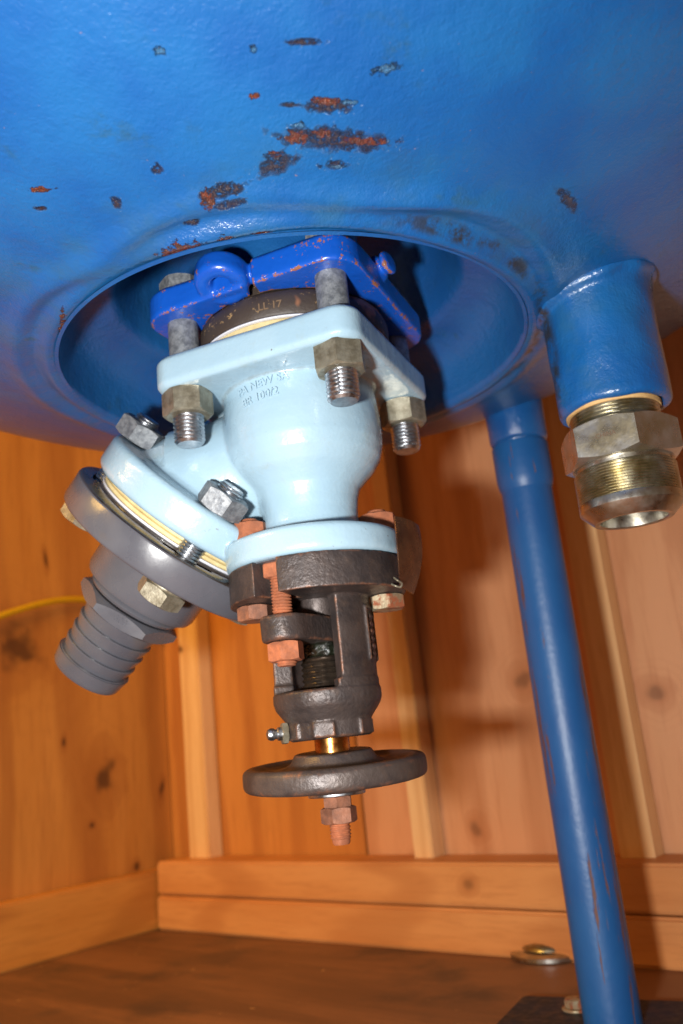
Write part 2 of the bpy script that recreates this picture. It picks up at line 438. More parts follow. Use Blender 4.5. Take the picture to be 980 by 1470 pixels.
m = Mt('grey_plastic', rough=.27, coat=.15)
c = m.mix(m.ramp(m.noise(30, 4), .3, .7), S((78, 79, 87)), S((88, 89, 96)))
sc_ = m.ramp(m.noise(60, 4, .6, stretch=(1, .1, 1)), .7, .74)
c = m.mix(m.math('MULTIPLY', sc_, .25), c, S((165, 160, 155)))
bd = m.math('MULTIPLY', m.ramp(m.noise(24, 4, .6), .58, .7), .45)
c = m.mix(bd, c, S((92, 84, 78)))
MAT['grey'] = m.out(c, m.ramp(m.noise(50, 4), .3, .7, .2, .36), normal=m.bump(m.noise(150, 3), .15, .0006))

def castiron(name, a=(56, 50, 50), b=(76, 66, 63), wear=(150, 100, 72), amp=.0006):
    m = Mt(name, rough=.45, metal=.35)
    ed = m.ramp(m.math('ADD', m.attr('edge'), m.math('MULTIPLY', m.math('SUBTRACT', m.noise(120, 5, .7), .5), 1.0)), .22, .62)
    c = m.mix(m.ramp(m.noise(50, 5, .65), .35, .65), S(a), S(b))
    c = m.mix(m.math('MULTIPLY', m.ramp(m.noise(90, 5, .6), .55, .75), .35), c, S((104, 84, 72)))
    c = m.mix(m.math('MULTIPLY', m.math('MULTIPLY', ed, m.ramp(m.noise(60, 3), .4, .62)), .6), c, S(wear))
    h = m.math('ADD', m.noise(520, 3, .6), m.math('MULTIPLY', m.noise(180, 3), .8))
    return m.out(c, m.ramp(m.noise(80, 4), .3, .7, .38, .55), normal=m.bump(h, .6, amp))
MAT['iron'] = castiron('dark_cast_iron')
MAT['wheel'] = castiron('worn_wheel_iron', (60, 53, 52), (80, 70, 66), (156, 98, 66), .0004)
MAT['zinc'] = metal('dull_zinc', (188, 190, 194), (150, 154, 160), .34, 1., 700, .00012, nsc=160)
MAT['galv'] = metal('mottled_galvanised', (150, 154, 158), (108, 112, 118), .5, .5, 500, .0003, nsc=260)
MAT['yzinc'] = metal('yellowed_zinc', (158, 152, 134), (120, 112, 94), .38, .6, 320, .0004, nsc=120)
MAT['steel'] = metal('machined_steel', (200, 198, 192), (172, 166, 150), .33, 1., 900, .00008, nsc=60)
MAT['steel_y'] = metal('yellow_passivated_steel', (176, 172, 156), (146, 134, 98), .33, .95, 900, .0001, nsc=70)
MAT['rust'] = metal('orange_rust', (172, 102, 68), (138, 82, 56), .75, .05, 500, .0005, nsc=130)
MAT['rust2'] = metal('brown_rust', (148, 98, 74), (112, 76, 60), .6, .25, 400, .0005, nsc=110)
MAT['rustzinc'] = metal('rusting_zinc', (168, 158, 132), (146, 112, 84), .5, .6, 400, .0004, rust=.47, nsc=90)
MAT['bronze'] = metal('bronze_stem', (206, 150, 84), (168, 104, 52), .26, 1., 300, .0002, nsc=90)
MAT['tag'] = metal('thin_brown_metal', (104, 72, 52), (82, 54, 42), .3, .7, 200, .0003, nsc=80)
MAT['grease'] = metal('black_grease', (16, 18, 14), (34, 38, 26), .08, 0, 350, .0030, nsc=160, coat=1)
MAT['bush'] = metal('oily_steel', (76, 64, 54), (54, 46, 40), .3, .7, 300, .0002, nsc=120)
m = Mt('cream_gasket', rough=.7)
c = m.mix(m.ramp(m.noise(60, 5, .65), .35, .7), S((214, 198, 150)), S((186, 166, 116)))
c = m.mix(m.ramp(m.noise(150, 4, .7), .66, .72), c, S((110, 88, 66)))
MAT['gasket'] = m.out(c, .7, normal=m.bump(m.noise(400, 3), .3, .0004))
m = Mt('white_liner', rough=.4); MAT['white'] = m.out(S((206, 206, 214)), .4)
m = Mt('stained_face', rough=.6)
rm = m.ramp(m.noise(210, 5, .75), .60, .66)
c = m.mix(rm, S((58, 48, 42)), S((158, 128, 86)))
c = m.mix(m.ramp(m.noise(30, 3), .62, .68), c, S((140, 94, 66)))
MAT['stained'] = m.out(c, .55, normal=m.bump(m.noise(300, 4), .5, .0006))
m = Mt('yellow_cord', rough=.5); MAT['cord'] = m.out(m.mix(m.noise(80), S((190, 140, 10)), S((205, 160, 20))), .5)

def wood(name, a, b, c3, axis, knots=(), loc=(0, 0, 0), sc=1., seed=0., kd=.45):
    """grain along axis: 'z' vertical, or a horizontal direction angle"""
    m = Mt(name, rough=.55)
    if axis == 'z': st = (9*sc, 9*sc, .8*sc); q = m.mapping(m.co, loc=(seed, seed*1.7, seed*.6), sc=st)
    else: q = m.mapping(m.mapping(m.co, rot=(0, 0, -axis)), loc=(seed, seed*1.7, seed*.6), sc=(.9*sc, 10*sc, 10*sc))
    kn = None
    if knots:
        nz = m.vmath('SUBTRACT', m.noisec(30, 2), (.5, .5, .5))
        for p in knots:
            w = m.mapping(m.co, loc=tuple(Vector(p[:3])-Vector(loc)), rot=p[3:6], sc=(p[6], p[7], .3), kind='TEXTURE')
            w = m.vmath('ADD', w, m.vmath('SCALE', nz, scale=1.2))
            d = m.vmath('LENGTH', w)
            kn = d if kn is None else m.math('MINIMUM', kn, d)
        # grain bends round the knots
        q2 = m.vmath('ADD', q, m.vmath('SCALE', m.noisec(3, 2), scale=.4))
    else: q2 = q
    n = m.noise(1., 6, .62, co=q2, dist=.7)
    f = m.noise(7., 5, .7, co=q)
    c = m.mix(m.ramp(n, .32, .68), S(a), S(b))
    wv = m.n.new('ShaderNodeTexWave'); wv.inputs['Scale'].default_value = .9; wv.inputs['Distortion'].default_value = 9; wv.inputs['Detail'].default_value = 3
    wv.inputs['Detail Scale'].default_value = .6
    m.l(q2, wv.inputs['Vector'])
    c = m.mix(m.math('MULTIPLY', m.ramp(wv.outputs['Fac'], .55, 1), .5), c, S(c3))
    c = m.mix(m.math('MULTIPLY', m.ramp(f, .48, .72), .45), c, S(c3))
    gr = m.noise(26., 3, .6, co=q)
    c = m.mix(m.math('MULTIPLY', m.ramp(gr, .5, .7), .3), c, S(c3))
    c = m.mix(m.math('MULTIPLY', m.ramp(m.noise(4, 2), .4, .7), .25), c, S(b))
    if kn is not None:
        rings = m.math('MULTIPLY', m.ramp(m.math('SINE', m.math('MULTIPLY', kn, 13.)), .1, 1.), m.ramp(kn, 3., 1.))
        c = m.mix(m.math('MULTIPLY', rings, .12), c, S(c3))
        c = m.mix(m.math('MULTIPLY', m.ramp(kn, 1.5, .6), .5), c, S(c3))
        c = m.mix(m.math('MULTIPLY', m.ramp(kn, .7, .25), kd), c, S((66, 38, 20)))
    return m.out(c, .5, normal=m.bump(m.math('ADD', n, m.math('MULTIPLY', f, .5)), .3, .0015))

# ------------------------------------------------------------ the shed: floor, walls, sills
FZ = -.22
K = Vector((-.311, 1.29, FZ))
LB = Vector((-.77934, .62660, 0)); RW = Vector((.62660, .77934, 0))    # back wall runs along LB, left wall along RW
AB = atan2(-LB.y, -LB.x); AL = atan2(RW.y, RW.x)
def bframe(): return Matrix(((-LB.x, RW.x, 0, K.x), (-LB.y, RW.y, 0, K.y), (0, 0, 1, FZ), (0, 0, 0, 1)))      # x along the wall rightwards, y away, z up
def lframe(): return Matrix(((-RW.x, LB.x, 0, K.x), (-RW.y, LB.y, 0, K.y), (0, 0, 1, FZ), (0, 0, 0, 1)))
BF, LF = bframe(), lframe()
def wbox(bm, F, x0, x1, y0, y1, z0, z1, bev=.0015):
    """bevelled timber"""
    b2 = bmesh.new(); bmesh.ops.create_cube(b2, size=1)
    b2.transform(Matrix.Translation(((x0+x1)/2, (y0+y1)/2, (z0+z1)/2)) @ Matrix.Diagonal((x1-x0, y1-y0, z1-z0, 1)))
    if bev: bmesh.ops.bevel(b2, geom=b2.edges[:], offset=bev, segments=2, affect='EDGES')
    b2.transform(F); tmp = bpy.data.meshes.new('t'); b2.to_mesh(tmp); b2.free(); bm.from_mesh(tmp); bpy.data.meshes.remove(tmp)
    return bm

WA, WB_, WC = (196, 128, 72), (176, 104, 54), (132, 68, 34)
PA, PB, PC = (224, 168, 124), (212, 150, 104), (180, 114, 70)
m = Mt('stained_plywood_floor', rough=.6)
q = m.mapping(m.mapping(m.co, rot=(0, 0, -AB)), sc=(2, 14, 2))
c = m.mix(m.ramp(m.noise(1, 6, .65, co=q, dist=.5), .35, .65), S((136, 92, 62)), S((104, 70, 48)))
c = m.mix(m.math('MULTIPLY', m.ramp(m.noise(7, 5, .6), .5, .68), .75), c, S((66, 52, 46)))
c = m.mix(m.ramp(m.noise(70, 4, .6), .70, .74), c, S((180, 140, 96)))
MF = m.out(c, .55, normal=m.bump(m.noise(60, 4), .3, .001))
b = bmesh.new()
fl_pts = [BF @ Vector(p) for p in ((-.12, .2, 0), (2.6, .2, 0), (2.6, -2.4, 0), (-.12, -2.4, 0))]
grid(b, [[p - Vector((0, 0, .02)) for p in fl_pts], fl_pts])
tag(part('floor', b, MF, None, 30), kind='structure')

wall_b = thing('wall_back', None, None, K); wall_b['kind'] = 'structure'
SB = .06          # sheathing set back behind the sill's front face
edges = [-.10, .335, .60, .92, 1.30, 1.8]
tints = [((206, 138, 70), (194, 124, 58), (158, 90, 40), 3.), ((220, 162, 118), (210, 148, 102), (178, 112, 68), 5.),
         ((222, 164, 120), (212, 150, 104), (180, 112, 70), 8.), (PA, PB, PC, 11.), (PA, PB, PC, 14.)]
for i, (x0, x1) in enumerate(zip(edges, edges[1:])):
    a_, b_, c_, sd = tints[i]
    mt = wood('wall_board_%d' % i, a_, b_, c_, 'z', KB if i < 4 else (), K, .55, sd)
    bb = bmesh.new(); wbox(bb, BF, x0+.0012, x1-.0012, SB+.0006*i, SB+.018, .0, 1.6, .001)
    part('plank', bb, mt, wall_b, 30)
STW = wood('stud_timber', (240, 200, 146), (232, 186, 130), (208, 154, 100), 'z', [(-.269, 1.282, .158, 1.57, 0, -.675, .018, .011)], K, 1.6, 2., .9)
for s0, s1 in ((.036, .078), (.424, .450), (.668, .702), (1.08, 1.12)):
    bb = bmesh.new(); wbox(bb, BF, s0, s1, SB-.026, SB-.0004, .086, 1.6); part('stud', bb, STW, wall_b, 30)
SIL = wood('sill_timber', (220, 156, 96), (206, 136, 76), (174, 106, 56), AB, [(.09, 1.06, -.155, 1.57, 0, 0, .01, .012)] , K, 1.3, 4.)
for z0, z1, dy in ((0, .043, 0), (.0445, .0875, .002)):
    bb = bmesh.new(); wbox(bb, BF, .002, 2.4, dy, SB-.0006, z0, z1, .003); part('sill_plate', bb, SIL, wall_b, 30)

wall_l = thing('wall_left', None, None, K); wall_l['kind'] = 'structure'
for i, (x0, x1) in enumerate(((-.06, .62), (.62, 1.5))):
    mt = wood('ply_panel_%d' % i, (206, 142, 68), (190, 124, 52), (156, 92, 38), 'z', KL if i == 0 else (), K, .6, 7.+i*3, .8)
    bb = bmesh.new(); wbox(bb, LF, x0+.001, x1-.001, .03, .048, 0, 1.6, .001); part('panel', bb, mt, wall_l, 30)
SILL = wood('left_sill_timber', (214, 148, 70), (200, 130, 54), (164, 98, 38), AL, (), K, 1.3, 9.)
bb = bmesh.new(); wbox(bb, LF, -.028, 2.2, .0, .0294, 0, .0755, .003); part('sill_plate', bb, SILL, wall_l, 30)

# yellow cord along the left wall
b = bmesh.new(); pts = []
for s, z in ((1.2, -.04), (.8, .05), (.5, .12), (.33, .168), (.26, .19), (.2, .213), (.14, .231), (.09, .2365), (.05, .231), (.0, .214), (-.03, .19)):
    pts.append(LF @ Vector((s, .021, z-FZ)))
def tube(bm, pts, r, seg=10, sub=6, radii=None):
    P = [Vector(p) for p in pts]; out = []
    for i in range(len(P)-1):
        p0 = P[max(i-1, 0)]; p1 = P[i]; p2 = P[i+1]; p3 = P[min(i+2, len(P)-1)]
        for k in range(sub):
            t = k/sub; out.append(.5*((2*p1)+(-p0+p2)*t+(2*p0-5*p1+4*p2-p3)*t*t+(-p0+3*p1-3*p2+p3)*t*t*t))
    out.append(P[-1]); rows = []
    up = Vector((0, 0, 1))
    for i, p in enumerate(out):
        d = (out[min(i+1, len(out)-1)]-out[max(i-1, 0)]).normalized()
        x = d.cross(up)
        if x.length < .1: x = d.cross(Vector((1, 0, 0)))
        x.normalize(); y = d.cross(x); rr = r if radii is None else radii[0]+(radii[1]-radii[0])*i/(len(out)-1)
        rows.append([p+rr*(cos(2*pi*k/seg)*x+sin(2*pi*k/seg)*y) for k in range(seg)])
    grid(bm, rows); return bm
tube(b, pts, .0048)
tag(part('cord', b, MAT['cord'], None, 180), 'yellow cord running along the plywood wall behind the grey hose fitting', 'cord')

# shiny metal cap on the floor in front of the sill
cap = thing('floor_cap', 'shiny round metal cap lying on the floor against the sill behind the blue leg', 'cap', (.158, .940, FZ))
def nl(x): return Matrix.Translation(x)
b = bmesh.new(); lathe(b, [(.0008, .0), (.036, .0), (.0385, .0015), (.0385, .005), (.036, .0065), (.031, .0075), (.0008, .0085)], 48, nl(cap.location))
part('rim', b, MAT['steel'], cap)
b = bmesh.new(); lathe(b, [(.0008, .0088), (.028, .0088), (.0270, .0115), (.021, .0150), (.012, .0165), (.0095, .0163), (.008, .0180), (.005, .0186), (.0008, .0187)], 48, nl(cap.location))
part('dome', b, MAT['steel_y'], cap)

# ------------------------------------------------------------ the tank
tank = thing('storage_tank', 'large glossy blue steel tank with chipped rusty paint, round bottom opening and pipe leg', 'tank', TL)
EC = Vector((-.0183, .5088, .3797)); EA, EB = .3963, .1589
HX, HY = -.0186, .5; HR, HZ = .1423, .2318
SEG, NR = 760, 250
def dish_z(x, y):
    q = 1-((x-EC.x)**2+(y-EC.y)**2)/EA**2
    return EC.z-EB*sqrt(max(q, 0))
aa = np.arange(SEG)/SEG*2*pi; aa = aa - pi/2 + .62*np.sin(aa)*-1      # columns gathered on the near side
uu = (np.arange(NR+1)/NR)**1.9
ex = EC.x+EA*np.cos(aa); ey = EC.y+EA*np.sin(aa); hx = HX+HR*np.cos(aa); hy = HY+HR*np.sin(aa)
X = hx[None]+(ex-hx)[None]*uu[:, None]; Y = hy[None]+(ey-hy)[None]*uu[:, None]
Z = EC.z-EB*np.sqrt(np.clip(1-((X-EC.x)**2+(Y-EC.y)**2)/EA**2, 0, 1))
D = np.hypot(X-HX, Y-HY)-HR
W = np.array([mn.noise(Vector((x*14, y*14, 1.3))) for x, y in zip(X.ravel(), Y.ravel())]).reshape(X.shape)
W2 = np.array([mn.noise(Vector((x*9, y*9, 5))) for x, y in zip(X.ravel(), Y.ravel())]).reshape(X.shape)
# flued lip: a soft ridge, then a dip, then another
Z += -(.0036+.0022*W)*np.exp(-((D-.0045)/.0050)**2) + (.0010+.002*W)*np.exp(-((D-.0125-.004*W)/.004)**2) - (.0026+.0030*W2)*np.exp(-((D-.023-.010*W)/.0065)**2) - .0005*W*np.exp(-D/.08) - .0009*W2
top = []
for zz in (.42, .5, .62): top.append(np.stack([ex, ey, np.full(SEG, zz)], -1))
V = np.concatenate([np.stack([X, Y, Z], -1).reshape(-1, 3)]+top)
nr_ = NR+1+3; I = np.arange((nr_-1)*SEG); r_, c_ = I//SEG, I % SEG; c2 = (c_+1) % SEG
F = np.stack([r_*SEG+c_, (r_+1)*SEG+c_, (r_+1)*SEG+c2, r_*SEG+c2], -1)
def mesh_np(name, V, F):
    me = bpy.data.meshes.new(name); me.vertices.add(len(V)); me.vertices.foreach_set('co', V.ravel())
    me.loops.add(F.size); me.loops.foreach_set('vertex_index', F.ravel().astype(np.int32))
    me.polygons.add(len(F)); me.polygons.foreach_set('loop_start', (np.arange(len(F))*4).astype(np.int32)); me.update(calc_edges=True); return me
me = mesh_np('dished_bottom', V, F)
def rotm(e): return np.array(Euler(e).to_matrix())
def spots(me, V):
    for k in range(3):
        d = np.full(len(V), 9.)
        for p in RUST_GLINTS:
            if p[8] != k: continue
            q = (V-np.array(p[:3])) @ rotm(p[3:6]); q /= np.array([p[6], p[7], max(p[6], p[7])*2]); d = np.minimum(d, np.linalg.norm(q, axis=1))
        at = me.attributes.new('spot%d' % k, 'FLOAT', 'POINT'); at.data.foreach_set('value', d.astype(np.float32))
spots(me, V)
part('dished_bottom', me, MAT['tank'], tank, 60)
# lip and the recess above the opening
b = bmesh.new()
prof = [(HR+.0005, -.0008), (HR-.0016, .0002), (HR-.0022, .003), (HR-.003, .010), (HR-.005, .022), (HR-.009, .031), (HR-.016, .038), (HR-.024, .0415),
        (HR-.030, .0430), (HR-.033, .0445), (HR-.036, .050), (HR-.039, .066), (HR-.044, .094), (HR-.052, .110), (.06, .118), (.001, .1195)]
rows = []
for r, z in prof:
    rows.append([])
    for i in range(160):
        a = 2*pi*i/160; x = HX+r*cos(a); y = HY+r*sin(a)
        zz = (dish_z(x, y)-.0022 if r > HR-.001 else HZ-.002+z) + .0010*mn.noise(Vector((x*30, y*30, z*30)))*(1 if r < HR-.004 else 0)
        rows[-1].append((x, y, zz))
grid(b, rows, cap=False)
b.faces.new([v for v in b.verts[-160:]])
part('opening_recess', b, MAT['tank_rec'] if 'tank_rec' in MAT else MAT['tank_plain'], tank, 60)
# outlet pipe stub above the flange
b = bmesh.new(); lathe(b, [(.047, .262), (.047, .37)], 64, nl((HX, HY, 0)))
part('outlet_neck', b, MAT['tank_plain'], tank)
# coupling welded to the dish, tilted with nothing: plumb
CX, CY = .1636, .475
b = bmesh.new()
def wobc(a, z): return .0006*mn.noise(Vector((cos(a)*2, sin(a)*2, z*40)))
zb = .1672
lathe(b, [(.0245, zb+.012), (.0255, zb+.0005), (.0280, zb), (.0302, zb+.0008), (.0315, zb+.003), (.0318, zb+.02), (.0320, zb+.05), (.0324, .2335), (.034, .245), (.036, .262), (.02, .27)], 72, nl((CX, CY, 0)), wob=wobc)
# fillet weld bead where the coupling meets the dish
wp = []
for i in range(41):
    a = 2*pi*i/40; x = CX+(.0325+.0012*mn.noise(Vector((cos(a), sin(a), 3))))*cos(a); y = CY+.0325*sin(a); wp.append((x, y, dish_z(x, y)+.0008+.0022*mn.noise(Vector((2*cos(a), 2*sin(a), 7)))))
tube(b, wp, .0048, 10, 2)
me = cast(b, .0011, 9, .0009, 60)
spots(me, np.array([v.co for v in me.vertices])); part('pipe_coupling', me, MAT['tank'], tank, 180)
# leg: pipe in a sleeve, foot plate
LX, LY = .1552, .70
leg_bm = bmesh.new(); lathe(leg_bm, [(.0207, FZ+.0085), (.0207, .2)], 64, nl((LX, LY, 0)), cap=False)
lathe(leg_bm, [(.0207, .186), (.0222, .190), (.0232, .196), (.0234, .2245), (.0226, .2262), (.019, .2264)], 64, nl((LX, LY, 0)), cap=False)
m = Mt('leg_paint', rough=.45, coat=.0)
c = m.mix(m.ramp(m.noise(14, 3), .3, .7), S((24, 80, 140)), S((32, 90, 148)))
ch = m.math('MULTIPLY', m.ramp(m.noise(30, 5, .65, stretch=(3.4, 3.4, .22)), .592, .612), 1.)
c = m.mix(ch, c, m.mix(m.noise(300), S((120, 70, 50)), S((80, 66, 66))))
w2 = m.ramp(m.noise(60, 4, .6, stretch=(1.5, 1.5, .35)), .73, .76)
c = m.mix(m.math('MULTIPLY', w2, .7), c, S((120, 150, 170)))
MLEG = m.out(c, m.ramp(ch, 0, 1, .42, .65), normal=m.bump(m.math('ADD', m.noise(160, 4), m.math('MULTIPLY', ch, -.8)), .35, .0008))
leg = part('leg', leg_bm, MLEG, tank)
b = bmesh.new(); ra = radians(51.2)
extrude(b, rsquare(.068, .004, 4, .136, .695, atan2(.73-.764, .214-.146)), FZ+.0006, FZ+.0085, bev=.0008)
part('foot_plate', b, metal('foot_plate_paint', (26, 32, 52), (30, 28, 34), .6, 0, 200, .0005), leg)
# saddle pad between the dish and the leg
b = bmesh.new(); lathe(b, [(.018, .22), (.0205, .2275), (.0232, .2290), (.0240, .231), (.0246, .262), (.02, .275)], 64, nl((LX, LY, 0)))
part('leg_pad', b, MAT['tank_plain'], tank)
t = thing('anchor_bolt', 'small dull anchor bolt on the dark foot plate beside the blue leg', 'bolt', (.1375, .736, FZ+.0087))
b = bmesh.new(); lathe(b, disc_prof(.011, 0, .002, .0006), 40, nl(t.location)); part('washer', b, MAT['rustzinc'], t)
b = bmesh.new(); hexnut(b, .0085, .002, .0080, nl(t.location)); part('bolt_head', b, MAT['rustzinc'], t)

# ------------------------------------------------------------ screwed fitting in the coupling
fit = thing('pipe_fitting', 'machined steel threaded hex fitting screwed into the blue pipe coupling', 'pipe fitting', (CX-.0022, CY, .1035))
FX = nl((CX-.0018, CY, 0))
b = bmesh.new(); thread(b, .0252, .157, .176, .00215, .0012, FX, 72, R1=.0258); part('taper_thread', b, MAT['steel_y'], fit)
b = bmesh.new(); ring(b, [(.0240, zb-.0012), (.0264, zb-.001), (.0268, zb+.001), (.024, zb+.003)], 64, FX, a0=0, a1=2*pi)
part('thread_tape', b, metal('dry_sealant', (206, 168, 112), (190, 150, 96), .7, 0, 500, .0008), fit)
b = bmesh.new(); ra = radians(239)
hexnut(b, .0335, .1350, .1575, FX, rot=ra+pi/6, bore=.001); 
hx = part('hex', b, metal('brushed_hex', (196, 194, 188), (172, 160, 132), .3, .9, 700, .00015, nsc=45), fit, 25)
nrm = Vector((cos(ra), sin(ra), 0)); tx = Vector((-sin(ra), cos(ra), 0)); ap = .0335*cos(pi/6)
base = Vector((CX-.0018, CY, .1468)) + nrm*(ap+.00002)
tb = text_bm('CHINA', .0036, .00006, lambda v: base + tx*v.x + Vector((0, 0, 1))*v.y + nrm*v.z)
mm = Mt('stamped_letters', rough=.6); part('stamp', tb, mm.out(S((92, 70, 52)), .6), hx, 0)
b = bmesh.new(); lathe(b, [(.024, .1320), (.0255, .1320), (.0258, .1352), (.024, .1352)], 64, FX); part('neck', b, MAT['steel'], fit)
b = bmesh.new(); thread(b, .0283, .1135, .1325, .0016, .00085, FX, 72); part('straight_thread', b, MAT['steel_y'], fit)
b = bmesh.new()
ring(b, [(.0200, .1145), (.0281, .1143), (.0283, .1138), (.0283, .1098), (.0279, .1092), (.0219, .1034), (.0214, .1030), (.0190, .1030), (.0184, .1036), (.0180, .1080), (.0180, .1145)], 72, FX)
part('flared_end', b, MAT['steel'], fit, 22)
b = bmesh.new(); lathe(b, [(.0182, .1175), (.0182, .119)], 48, FX); mm = Mt('dark_bore', rough=.6); part('bore', b, mm.out(S((40, 34, 30)), .5, .5), fit)

# ------------------------------------------------------------ valve
AX, AY = -.0186, .5
VX = nl((AX, AY, 0)); YAW = 3.5288; BR = .0694
valve = thing('angle_valve', 'pale blue flanged valve with dark iron bonnet and handwheel hanging under the tank', 'valve', (AX, AY, -.0524))
el_, az_ = radians(-45.5), radians(158)
n = Vector((cos(el_)*cos(az_), cos(el_)*sin(az_), sin(el_))); G = Vector((-.10196613, .53711699, .14052524))
na = n.cross(Vector((0, 0, 1))).normalized()
if na.y > 0: na = -na
nb = n.cross(na)
BFm = Matrix((na, nb, n)).transposed().to_4x4(); BFm.translation = G        # branch frame: z along the branch, outward
if Matrix((na, nb, n)).determinant() < 0:
    pass
b = bmesh.new()
extrude(b, rsquare(.0648, .013, 8, AX, AY, YAW+pi/4), .2066, .2262, bev=.0028)
lathe(b, [(.030, .220), (.0452, .215), (.0460, .2065), (.0472, .196), (.0479, .187), (.0480, .178), (.0474, .170), (.0452, .1625), (.0405, .1555), (.0350, .1500), (.0308, .1450), (.0290, .1385), (.0280, .131), (.0282, .124), (.0300, .119), (.034, .1155), (.034, .106)], 96, VX)
lathe(b, disc_prof(.0515, .0992, .1158, .004), 128, VX)
lathe(b, disc_prof(.0672, -.0305, -.0088, .0045), 128, BFm)
# branch neck
c0 = Vector((AX-.004, AY+.010, .180)); c1 = G + n*-.026
ax_ = (c1-c0); Mn = frame(c0, ax_); Ln = ax_.length
lathe(b, [(.01, -.02), (.028, -.014), (.037, 0), (.0385, Ln*.5), (.041, Ln*.75), (.047, Ln*.98), (.02, Ln)], 72, Mn)
lathe(b, [(.01, -.062), (.034, -.058), (.0405, -.045), (.0455, -.033), (.0535, -.027), (.03, -.02)], 72, BFm)
# small lug between the lower flange and the branch flange
tube(b, [G+n*-.018+na*.022+nb*-.050, Vector((AX-.034, AY+.016, .124)), Vector((AX-.02, AY+.012, .13))], .007, 12)
body_me = cast(b, .00095, 7, .00035, 35)
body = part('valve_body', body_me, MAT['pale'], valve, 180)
# raised casting letters on the body
def onbody(rad, z0, a0, tilt):
    def f(v):
        x = v.x*cos(tilt)-v.y*sin(tilt); y = v.x*sin(tilt)+v.y*cos(tilt)
        a = a0 + x/rad
        return Vector((AX+(rad+v.z)*cos(a), AY+(rad+v.z)*sin(a), z0+y))
    return f
a0 = radians(270-24)
part('cast_letters', text_bm('PA NEW SA', .0066, .00025, onbody(.0478, .2005, a0, radians(5))), MAT['pale'], body, 30)
part('cast_letters', text_bm('BR 100/2', .0066, .00025, onbody(.0484, .1925, a0-.03, radians(5))), MAT['pale'], body, 30)

# bonnet flange: round plate with two open slots for the gland bolts, gap between lug and front piece
DG = radians(239)                                   # direction of the front gland bolt
def sector(bm, r, a0, a1, z0, z1, rin, sl=.0065):
    """plate sector whose ends stop parallel to the slot centre lines"""
    pts = []
    N = 40
    for i in range(N+1):
        a = a0+(a1-a0)*i/N; pts.append((AX+r*cos(a), AY+r*sin(a)))
    for i in range(N+1):
        a = a1+(a0-a1)*i/N; pts.append((AX+rin*cos(a), AY+rin*sin(a)))
    extrude(bm, pts, z0, z1); return bm
b = bmesh.new(); sl = .0078
zt, zl = .0990, .0800
for s in (0, pi):
    a0_ = DG+s+asin(sl/.051); a1_ = DG+s+pi-asin(sl/.051)
    sector(b, .0508, a0_, a1_, zl, zt, .014)
lathe(b, [(.0235, .0805), (.0235, .0985)], 48, VX)
# yoke arms and bottom cup
for s in (-1, 1):
    A0 = DG+s*pi/2
    for (rr0, rr1, z0, z1, hw) in ((.0185, .0292, .030, .084, radians(39)), (.0185, .0298, .024, .034, radians(44))):
        ring(b, [(rr0, z0), (rr1, z0), (rr1, z1), (rr0, z1)], 20, VX, A0-hw, A0+hw)
lathe(b, [(.002, .0035), (.0220, .0032), (.0232, .0045), (.0232, .0100), (.0230, .0118), (.0258, .0155), (.0296, .0205), (.0306, .0240), (.0306, .0285), (.0290, .0295), (.003, .029)], 96, VX)
# square casting lumps on the neck and the raised panel on the right arm
for da in (-38, 14, 80, 170):
    A0 = DG+radians(da+10); m4 = VX @ Matrix.Rotation(A0, 4, 'Z'); box(b, .016, .0243, -.0062, .0062, .0038, .0118, m4)
A0 = radians(346); m4 = VX @ Matrix.Rotation(A0, 4, 'Z')
box(b, .0280, .0300, -.0085, -.0070, .043, .072, m4); box(b, .0280, .0300, .0070, .0085, .043, .072, m4)
box(b, .0280, .0300, -.0085, .0085, .072, .0735, m4)
for k in range(6): box(b, .0280, .0302+.0003*(k % 2), -.004, .003, .0455+k*.0042, .0478+k*.0042, m4)
yoke_me = cast(b, .00075, 4, .00022, 45, .00008, 420)
part('bonnet_yoke', yoke_me, MAT['iron'], valve, 180)
# thin grey joint between body and bonnet
b = bmesh.new(); lathe(b, [(.03, .0985), (.0475, .0985), (.0478, .0995), (.03, .0998)], 96, VX)
part('bonnet_gasket', b, metal('graphite_joint', (96, 104, 112), (70, 76, 84), .5, .2, 300, .0003), valve)
# gland follower, its bolts, packing neck
gd = Vector((cos(DG), sin(DG), 0)); gp = Vector((-gd.y, gd.x, 0))
GBX = gd*.0365
pts = []
W = .0125
for i in range(17): a = DG-pi/2+pi*i/16; pts.append((AX+GBX.x+W*cos(a), AY+GBX.y+W*sin(a)))
for i in range(17): a = DG+pi/2+pi*i/16; pts.append((AX-GBX.x+W*cos(a), AY-GBX.y+W*sin(a)))
b = bmesh.new(); extrude(b, pts, .0555, .0695, bev=.0012)
me = cast(b, .0009, 3, .0002, 80, .00012, 500); part('gland_follower', me, MAT['iron'], valve, 180)
b = bmesh.new(); lathe(b, [(.0120, .0690), (.0128, .0705), (.0130, .084)], 48, VX, wob=lambda a, z: .0004*sin(3*a)); part('gland_bush', b, MAT['iron'], valve)
b = bmesh.new(); rows = []
lathe(b, [(.010, .0475), (.0112, .0485), (.0118, .051), (.0112, .054), (.010, .0565)], 48, VX, wob=lambda a, z: .0016*mn.noise(Vector((3*cos(a), 3*sin(a), z*260))))
me = cast(b, .0006, 2, .0009, 240, .0005, 600); part('stem_grease', me, MAT['grease'], valve, 180)
b = bmesh.new(); thread(b, .0136, .0270, .0478, .0031, .0013, VX, 56, ch0=False); part('stem_thread', b, MAT['bush'], valve)
